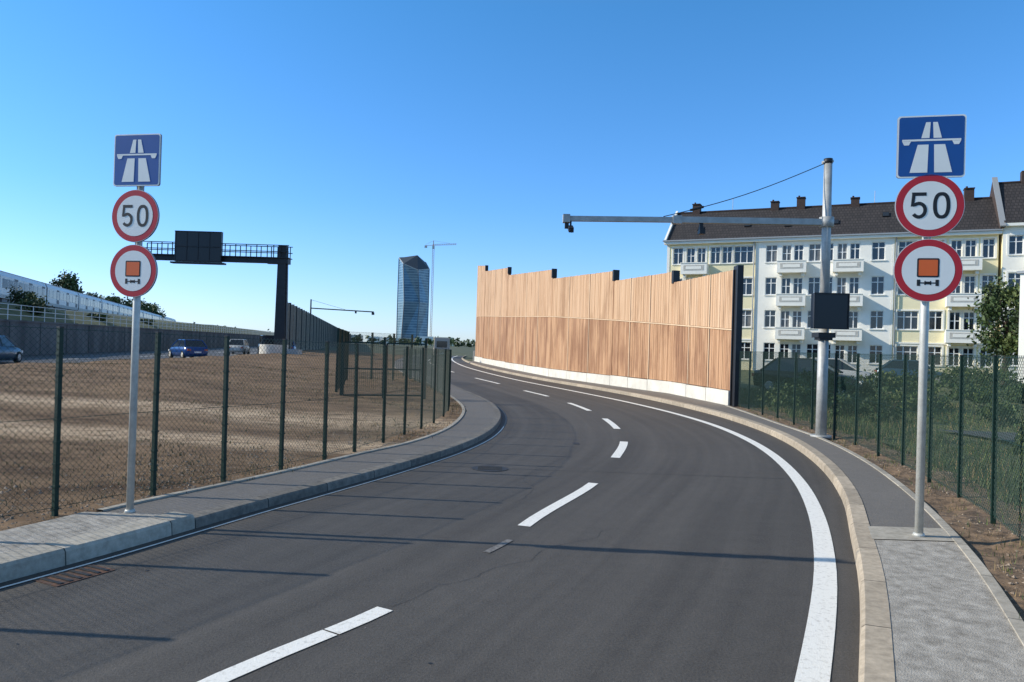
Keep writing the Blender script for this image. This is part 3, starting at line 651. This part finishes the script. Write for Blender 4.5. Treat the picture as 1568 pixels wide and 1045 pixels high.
# ------------------------------------------------------------- apartment buildings
def wall(q,x0,x1,z0,z1,y,ops,k):
    xs=sorted(set([x0,x1]+[o[0] for o in ops]+[o[1] for o in ops])); zs=sorted(set([z0,z1]+[o[2] for o in ops]+[o[3] for o in ops]))
    for a,b in zip(xs,xs[1:]):
        for c,d in zip(zs,zs[1:]):
            mx,mz=(a+b)/2,(c+d)/2
            if any(o[0]<mx<o[1] and o[2]<mz<o[3] for o in ops): continue
            q.face([(a,y,c),(b,y,c),(b,y,d),(a,y,d)],k)
    for a,b,c,d in ops:
        yb=y+.2; q.face([(a,y,c),(a,yb,c),(a,yb,d),(a,y,d)],k);q.face([(b,y,c),(b,yb,c),(b,yb,d),(b,y,d)],k);q.face([(a,y,d),(b,y,d),(b,yb,d),(a,yb,d)],k);q.face([(a,y,c),(b,y,c),(b,yb,c),(a,yb,c)],'trim')
wr=random.Random(11)
def window(q,a,b,c,d,y,trim):
    yb=y+.16; q.face([(a,yb+.02,c),(b,yb+.02,c),(b,yb+.02,d),(a,yb+.02,d)],'glass' if wr.random()<.78 else 'curtain')
    f=.07; q.box(a,a+f,yb-.04,yb+.015,c,d,'frame');q.box(b-f,b,yb-.04,yb+.015,c,d,'frame');q.box(a+f,b-f,yb-.04,yb+.015,c,c+f,'frame');q.box(a+f,b-f,yb-.04,yb+.015,d-f,d,'frame')
    w=b-a; nm=1 if w<1.4 else 2
    for i in range(nm): xm=a+w*(i+1)/(nm+1); q.box(xm-.045,xm+.045,yb-.05,yb+.01,c+f,d-f,'frame')
    zt=c+(d-c)*.68; q.box(a+f,b-f,yb-.045,yb+.012,zt-.035,zt+.035,'frame')
    q.box(a-.12,b+.12,y-.10,y-.002,c-.09,c-.01,'trim')
    if trim:
        q.box(a-.16,a-.002,y-.05,y-.003,c,d+.14,'trim');q.box(b+.002,b+.16,y-.05,y-.003,c,d+.14,'trim');q.box(a,b,y-.05,y-.003,d+.002,d+.14,'trim')
def balcony(q,xc,w,z,y):
    a,b=xc-w/2,xc+w/2; dpt=1.15
    q.box(a,b,y-dpt,y-.003,z-.18,z,'trim'); q.box(a,b,y-dpt,y-dpt+.1,z,z+.95,'trim'); q.box(a,a+.1,y-dpt+.1,y-.003,z,z+.95,'trim'); q.box(b-.1,b,y-dpt+.1,y-.003,z,z+.95,'trim')
    q.box(a-.05,b+.05,y-dpt-.06,y-dpt+.13,z+.95,z+1.03,'trim')
    q.box(a+.3,b-.3,y-dpt-.02,y-dpt-.002,z+.2,z+.75,'panel'); q.box(a+.55,b-.55,y-dpt-.035,y-dpt-.022,z+.33,z+.62,'trim')
    q.box(a+.2,a+.45,y-.8,y-.003,z-.5,z-.19,'trim');q.box(b-.45,b-.2,y-.8,y-.003,z-.5,z-.19,'trim')
FLZ=[.1,3.4,6.7,10.0]
bl=empty('apartment_building',(16.4,79.5,0),(0,0,math.atan2(-12.9,27.2)))
sections=[(0,9.3,0,'cream',[(1.2,1.05),(5.1,1.0),(6.3,1.0)],[3.1],[(7.95,1.9)]),
          (9.3,21.6,-.12,'whitew',[(10.7,1.1),(14.75,1.1),(15.95,1.0),(20.4,1.15)],[12.7,17.8],[]),
          (21.6,30.1,0,'cream',[(25.3,1.1),(29.35,.95)],[27.4],[(23.0,1.8)])]
q=MB(); w_=MB(); bb=MB()
for x0,x1,y,kk,wins,bals,wide in sections:
    ops=[]; tr_=[]
    for fz_ in FLZ:
        for xc,w in wins+wide: o=(xc-w/2,xc+w/2,fz_+1.0,fz_+2.75); ops.append(o); tr_.append(o)
        for xc in bals:
            for o in((xc-1.0,xc-.12,fz_+(.05 if fz_>1 else 1.0),fz_+2.7),(xc+.12,xc+1.0,fz_+.95,fz_+2.7)): ops.append(o); tr_.append(o)
            if fz_>1: balcony(bb,xc,2.7,fz_,y)
    wall(q,x0,x1,0,13.35,y,ops,kk)
    for o in tr_: window(w_,*o,y,kk=='cream')
q.box(9.3,9.302,-.12,.3,0,13.35,'whitew'); q.box(21.598,21.6,-.12,.3,0,13.35,'whitew')
q.box(0,.02,.001,11,0,13.35,'cream'); q.box(30.08,30.1,.01,11,0,13.35,'cream'); q.box(0,30.1,11,11.02,0,13.35,'cream')
q.box(9.15,9.29,-.16,-.001,0,13.1,'trim'); q.box(21.61,21.75,-.16,-.001,0,13.1,'trim'); q.box(.02,.3,-.05,-.002,0,13.1,'trim')
q.cyl((9.0,-.25,.2),(9.0,-.25,13.1),.06,.06,'zinc',8); q.cyl((21.9,-.2,.2),(21.9,-.2,13.1),.06,.06,'zinc',8)
q.box(-.25,30.3,-.55,.3,13.1,13.36,'trim'); q.box(-.35,30.3,-.72,-.5,13.37,13.5,'zinc'); q.box(.31,8.9,-.1,-.003,3.05,3.2,'trim'); q.box(22,30.1,-.1,-.003,3.05,3.2,'trim')
q.obj('walls',bl); w_.obj('windows',bl); bb.obj('balconies',bl)
def roof(q,x0,x1,ze,zr,sb,dep,yo=-.5):
    q.face([(x0,yo,ze),(x1,yo,ze),(x1,sb,zr),(x0,sb,zr)],'tiles'); q.face([(x0,sb,zr),(x1,sb,zr),(x1,dep,ze),(x0,dep,ze)],'tiles')
    for x in(x0+.01,x1-.01): q.face([(x,yo,ze),(x,sb,zr),(x,dep,ze)],'cream')
    q.beam((x0,sb,zr+.03),(x1,sb,zr+.03),.25,.12,'brick')
q=MB(); roof(q,-.1,30.2,13.4,17.3,4.6,11.3)
q.beam((-.1,-.55,13.45),(-.1,4.6,17.45),.22,.3,'trim')
for x in(3.2,8,12,16.5,21,25.5):
    t_=wr.uniform(.35,.6); y0=-.5+5.1*t_; z0=13.4+3.9*t_; T=Matrix.Translation((x,y0,z0+.05))@Matrix.Rotation(math.atan2(3.9,5.1),4,'X'); q.box(-.3,.3,-.42,.42,0,.08,'steeld',T); q.box(-.24,.24,-.36,.36,.08,.09,'glass',T)
for x in(10.4,13,18.2,23.6,28.2,2.1):
    h_=wr.uniform(.3,.8); q.box(x-.4,x+.4,4.2,5.1,16.6,17.5+h_,'brick'); q.box(x-.45,x+.45,4.1,5.2,17.5+h_,17.58+h_,'brick'); q.cyl((x-.2,4.6,17.58+h_),(x-.2,4.6,17.8+h_),.1,.1,'brick',8)
for x in(6,20): q.cyl((x,4.6,17.3),(x,4.6,18.6),.03,.03,'galv',6)
q.obj('roof',bl)
b2=empty('apartment_building',tuple(Vector((16.4,79.5,0))+Matrix.Rotation(math.atan2(-12.9,27.2),3,'Z')@Vector((30.35,-.5,0))),(0,0,math.atan2(-12.9,27.2)))
q=MB(); w_=MB(); bb=MB(); ops=[]
for fz_ in FLZ:
    for xc in(1.0,6.0,9.5,12.5): ops.append((xc-.55,xc+.55,fz_+1.2,fz_+2.9))
    for xc in(3.4,):
        ops.append((xc-.9,xc-.1,fz_+.25,fz_+2.9)); ops.append((xc+.1,xc+.9,fz_+1.2,fz_+2.9))
        if fz_>1: balcony(bb,xc,2.8,fz_+.2,0)
wall(q,0,15,0,13.9,0,ops,'whitew')
for o in ops: window(w_,*o,0,True)
q.box(-.02,0,0,11.5,0,13.9,'cream'); q.box(-.1,15.1,-.5,.3,13.7,13.95,'trim'); q.box(15,15.02,0,11.5,0,13.9,'cream')
q.obj('walls',b2); w_.obj('windows',b2); bb.obj('balconies',b2)
q=MB(); roof(q,0,15,14,18.6,4.8,11.8); 
vs=[(-.25,-.7,13.6),(-.25,5.0,19.1),(-.25,12,13.6),(.1,-.7,13.6),(.1,5.0,19.1),(.1,12,13.6)]; q.mesh(vs,[(0,1,2),(3,5,4),(0,3,4,1),(1,4,5,2),(0,2,5,3)],'brick')
q.beam((-.1,-.75,13.65),(-.1,5.0,19.2),.45,.12,'zinc'); q.box(2,3,4.5,5.4,18.2,19.6,'brick')
q.obj('roof',b2)
e=empty('white_gable_building',(28.1,41,0),(0,0,math.radians(-46))); q=MB(); ops=[(1.5,2.5,1.2,2.6),(4,5,1.2,2.6),(1.5,2.5,3.9,5.1),(4,5,3.9,5.1)]; wall(q,0,9,0,6.6,0,ops,'whitew')
for o in ops: window(q,*o,0,True)
q.box(-.02,0,0,8,0,6.6,'whitew'); q.box(-.15,9.1,-.12,8,6.6,6.75,'zinc'); q.box(0,9,7.9,7.95,0,6.6,'whitew'); q.box(9,9.02,0,8,0,6.6,'whitew')
q.obj('walls_and_roof',e)

# ------------------------------------------------------------- vegetation
def leaves(mb,c,rad,n,size,rg,clumps=22):
    cs=[]
    for i in range(clumps):
        while True:
            p=Vector((rg.uniform(-1,1),rg.uniform(-1,1),rg.uniform(-1,1)))
            if .35<p.length<1: break
        cs.append((Vector((c[0]+p.x*rad[0]*.8,c[1]+p.y*rad[1]*.8,c[2]+p.z*rad[2]*.8)),rg.uniform(.22,.42),rg.choice(['leafA','leafB','leafB','leafC'])))
    for i in range(n):
        cc,sr,kk=rg.choice(cs); p=cc+Vector((rg.gauss(0,sr*rad[0]*.55),rg.gauss(0,sr*rad[1]*.55),rg.gauss(0,sr*rad[2]*.5)))
        a=Vector((rg.gauss(0,1),rg.gauss(0,1),rg.gauss(0,1))).normalized(); b=a.orthogonal().normalized(); cx=a.cross(b); s1=size*rg.uniform(.5,1.3); s2=s1*.6
        mb.face([p-b*s1,p+cx*s2,p+b*s1,p-cx*s2],kk if rg.random()<.75 else rg.choice(['leafA','leafB']))
def tree(x,y,z,h,r,n=2600,size=.16,seed=0,name='tree'):
    rg=random.Random(seed); e=empty(name,(x,y,z)); q=MB(); q.cyl((0,0,-.3),(.1,0,h*.45),h*.03,h*.02,'bark',8)
    for i in range(6):
        a=rg.uniform(0,6.28); z0=h*rg.uniform(.28,.45); q.cyl((.05,0,z0),(math.cos(a)*r*.7,math.sin(a)*r*.7,h*rg.uniform(.55,.85)),h*.013,h*.004,'bark',6)
    q.cyl((.1,0,h*.45),(0,.1,h*.85),h*.02,h*.005,'bark',6); q.obj('trunk',e)
    q=MB(); leaves(q,(0,0,h*.62),(r,r,h*.38),n,size,rg); q.obj('crown',e)
def bush(x,y,z,rx,rz,n=900,size=.09,seed=0):
    rg=random.Random(seed); q=MB(); leaves(q,(0,0,rz*.8),(rx,rx,rz),n,size,rg,12)
    for i in range(5): a=rg.uniform(0,6.28); q.cyl((0,0,-.1),(math.cos(a)*rx*.5,math.sin(a)*rx*.5,rz),.02,.008,'bark',5)
    q.obj('bush',loc=(x,y,z))
tree(-85,140,4,9.2,3.0,3000,.28,1); tree(-112,155,4,10.3,5,3000,.32,2); tree(-103,150,4,9,4,2600,.3,3); tree(-120,158,4,9.5,5,2600,.3,4)
for i,(x,y,h) in enumerate([(-92,168,7),(-99,176,8),(-96,185,7),(-100,200,7.5),(-104,215,7)]): tree(x,y,4,h,3.5,1500,.32,20+i)
for i,(x,y,rx,rz) in enumerate([(-42,64,1.9,1.5),(-39.5,60,1.3,.8),(-45,72,1.6,.45),(-50,84,1.6,.4),(-54,97,1.6,.4),(-42,75,1.2,.4),(-46,92,1.4,.4)]): bush(x,y,3.1,rx,rz,1600,.13,40+i)
tree(34.0,51,0,7.4,2.3,5200,.15,5); tree(34.2,48.5,0,5.6,1.9,4200,.15,6)
bs=[(8.2,22,.8,.5),(9.6,23.5,1,.5),(8.9,19.5,.6,.35),(11.5,27,1.2,.6),(13.5,24,.9,.45),(12.2,18.5,.6,.35),(15,30,1.5,.7),(18,33,1.6,.65),(11.8,21.5,.8,.4),(21,34,1.6,.75),(24,38,1.8,.8),(16.5,26,1,.5),(28,44,2,.9),(9.6,19,.7,.55),(10.3,26,1,.6),(20,29,1.2,.5),(9.2,13.2,.4,.3)]
for i,(x,y,rx,rz) in enumerate(bs): bush(x,y,.1,rx,rz,1100,.05 if y<25 else .08,60+i)
rg=random.Random(9); q=MB()
for i in range(46):
    x=-190+i*3.6+rg.uniform(-1,1); leaves(q,(x,520+rg.uniform(-15,15),rg.uniform(2,4)),(rg.uniform(3,5),4,rg.uniform(2.5,4.5)),110,.8,rg,6)
for i in range(50):
    leaves(q,(-420+i*5+rg.uniform(-2,2),480,rg.uniform(3,6)),(rg.uniform(3,6),4,rg.uniform(3,6)),90,.9,rg,6)
for i in range(30):
    leaves(q,(-105+i*3.1,700,rg.uniform(1,3)),(rg.uniform(3,5),4,rg.uniform(2,4)),60,.8,rg,5)
q.obj('distant_trees')
q=MB()
for i in range(12):
    x=-230+i*15; h_=rg.uniform(5,9); q.box(x,x+rg.uniform(8,14),640,655,0,h_,rg.choice(['whitew','panel','cream'])); q.box(x,x+8,639.9,640,h_*.4,h_*.5,'glass')
q.obj('distant_buildings')

# ------------------------------------------------------------- vehicles
def car(name,x,y,z,rot,paint,L=4.2,H=1.45,W=1.78,van=False):
    e=empty(name,(x,y,z),(0,0,rot)); h=L/2; q=MB()
    if not van: S=[(-h,.62,.42,.72),(-h+.08,.80,.28,.92),(-h+.5,.88,.2,.98),(-.3*h,.89,.18,.96),(.3*h,.89,.18,.93),(h-.6,.86,.2,.82),(h-.12,.78,.26,.68),(h,.6,.36,.58)]
    else: S=[(-h,.85,.35,1.1),(-h+.1,.95,.28,1.2),(0,.97,.22,1.2),(h-.9,.97,.22,1.15),(h-.2,.9,.26,.95),(h,.75,.36,.8)]
    secs=[]
    for sx,w,z0,z1 in S:
        w*=W/1.78; secs.append([(sx,-w*.94,z0),(sx,-w,z0+(z1-z0)*.45),(sx,-w*.95,z1-.04),(sx,-w*.85,z1),(sx,w*.85,z1),(sx,w*.95,z1-.04),(sx,w,z0+(z1-z0)*.45),(sx,w*.94,z0)])
    vs=[p for s_ in secs for p in s_]; fs=[]
    for i in range(len(S)-1):
        for j in range(8): fs.append((i*8+j,i*8+(j+1)%8,(i+1)*8+(j+1)%8,(i+1)*8+j))
    fs+=[tuple(range(8)),tuple(range((len(S)-1)*8+7,(len(S)-1)*8-1,-1))]; q.mesh(vs,fs,paint); q.obj('body',e,True)
    q=MB(); zb=.93 if not van else 1.15
    if not van: lo=(-h+.35,.42*h+.25); hi=(-h+.95,.02*h+.25)
    else: lo=(-h+.03,h-.75); hi=(-h+.12,h-1.5)
    wl,wh=W*.46,W*(.37 if not van else .43)
    b_=[(lo[0],-wl,zb),(lo[1],-wl,zb),(lo[1],wl,zb),(lo[0],wl,zb)]; t_=[(hi[0],-wh,H-.05),(hi[1],-wh,H-.05),(hi[1],wh,H-.05),(hi[0],wh,H-.05)]
    q.mesh(b_+t_,[(0,1,5,4),(1,2,6,5),(2,3,7,6),(3,0,4,7)],'glass' if not van else paint)
    t2=[(hi[0]+.05,-wh*.93,H),(hi[1]-.08,-wh*.93,H),(hi[1]-.08,wh*.93,H),(hi[0]+.05,wh*.93,H)]; q.mesh(t_+t2,[(0,1,5,4),(1,2,6,5),(2,3,7,6),(3,0,4,7),(4,5,6,7)],paint)
    for i in range(4): q.beam(b_[i],t_[i],.07,.07,paint)
    xm=(lo[0]+lo[1])/2
    for sd in(-1,1): q.beam((xm,sd*wl,zb),(xm-.05,sd*wh,H-.05),.08,.05,paint)
    if van:
        for sd in(-1,1): q.beam((h-1.15,sd*(wl-.01),1.45),(h-2.1,sd*(wl-.03),1.45),.06,.5,'glass')
        q.box(-h-.02,-h+.06,-.65,.65,1.3,H-.45,'glass')
    q.obj('cabin',e)
    q=MB()
    for wx_ in(-h+.75,h-.8):
        for sd in(-1,1):
            y0=sd*(W/2-.2);y1=sd*(W/2+.01); q.cyl((wx_,y0,.31),(wx_,y1,.31),.31,.31,'rubber',18); q.cyl((wx_,y1,.31),(wx_,y1+sd*.012,.31),.19,.17,'galv',12)
    q.obj('wheels',e)
    q=MB()
    for sd in(-1,1): q.box(-h-.02,-h+.1,sd*W*.36-.13,sd*W*.36+.13,.66,.8,'lamp'); q.box(h-.16,h-.02,sd*W*.34-.15,sd*W*.34+.15,.55,.67,'white')
    q.box(-h-.03,-h+.02,-.26,.26,.5,.61,'white'); q.obj('lights_and_plate',e)
md=math.atan2(1,-.2)
car('car',-25.4,58,0,md+.55,'carblue',4.3,1.5)
car('car',-27.9,39.5,0,md,'carteal',4.4,1.5)
car('car',-27.8,92,0,md,'carblue',4.2,1.5); car('car',-29.5,80,0,md,'carwhite',4.4,1.6)
car('van',-25.6,78,0,md+.2,'carblack',5.2,2.1,1.95,True)
car('van',-9.1,96,0,math.atan2(1,-.1),'beige',5.4,2.55,2.1,True)
car('parked_car',12.5,31,.1,-.6,'carblack',4.3,1.5); car('parked_car',17.5,40,.1,-.5,'carwhite',4.3,1.5); car('parked_car',25.5,47,.1,-.4,'carteal',4.3,1.5)

# ------------------------------------------------------------- light, sky, camera
Sd=Vector((-.9975,.07,0)).normalized(); el=math.radians(29); Sv=Vector((Sd.x*math.cos(el),Sd.y*math.cos(el),math.sin(el)))
sl=bpy.data.lights.new('sun','SUN'); sl.energy=5.0; sl.angle=math.radians(.5); sl.color=(1,.93,.80); so=link(bpy.data.objects.new('sun',sl)); so.rotation_euler=(-Sv).to_track_quat('-Z','Y').to_euler(); so.location=(-30,-20,40)
w=bpy.data.worlds.new('World'); sc.world=w; w.use_nodes=True; nt=w.node_tree; bg=nt.nodes['Background']; sk=nt.nodes.new('ShaderNodeTexSky'); sk.sky_type='NISHITA'; sk.sun_disc=False
sk.sun_elevation=el; sk.sun_rotation=math.atan2(Sd.x,Sd.y)%(2*math.pi); sk.air_density=1.0; sk.dust_density=.2; sk.ozone_density=1.5
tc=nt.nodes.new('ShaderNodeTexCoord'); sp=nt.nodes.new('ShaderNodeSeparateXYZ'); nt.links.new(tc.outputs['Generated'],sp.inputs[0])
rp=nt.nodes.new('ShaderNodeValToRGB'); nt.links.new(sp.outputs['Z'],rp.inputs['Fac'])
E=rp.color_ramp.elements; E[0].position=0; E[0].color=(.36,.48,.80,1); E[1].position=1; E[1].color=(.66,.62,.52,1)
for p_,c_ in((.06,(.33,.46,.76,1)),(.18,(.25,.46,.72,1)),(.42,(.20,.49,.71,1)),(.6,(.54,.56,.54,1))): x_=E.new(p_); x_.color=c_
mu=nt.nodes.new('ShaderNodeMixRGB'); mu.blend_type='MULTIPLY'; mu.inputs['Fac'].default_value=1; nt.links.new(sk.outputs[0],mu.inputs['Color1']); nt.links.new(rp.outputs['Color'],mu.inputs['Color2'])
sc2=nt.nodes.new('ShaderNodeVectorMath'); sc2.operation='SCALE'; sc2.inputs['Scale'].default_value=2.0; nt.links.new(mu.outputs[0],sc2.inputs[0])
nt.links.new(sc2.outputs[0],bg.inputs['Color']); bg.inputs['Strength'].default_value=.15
cam=bpy.data.cameras.new('camera'); co=link(bpy.data.objects.new('camera',cam)); R=Matrix.Rotation(math.radians(90.38),3,'X')@Matrix.Rotation(math.radians(1.7),3,'Z')
co.location=(0,0,1.75); co.rotation_euler=R.to_euler(); cam.lens=26; cam.clip_end=9000; cam.clip_start=.05; sc.camera=co
sc.view_settings.view_transform='Standard'; sc.view_settings.look='None'; sc.view_settings.exposure=0
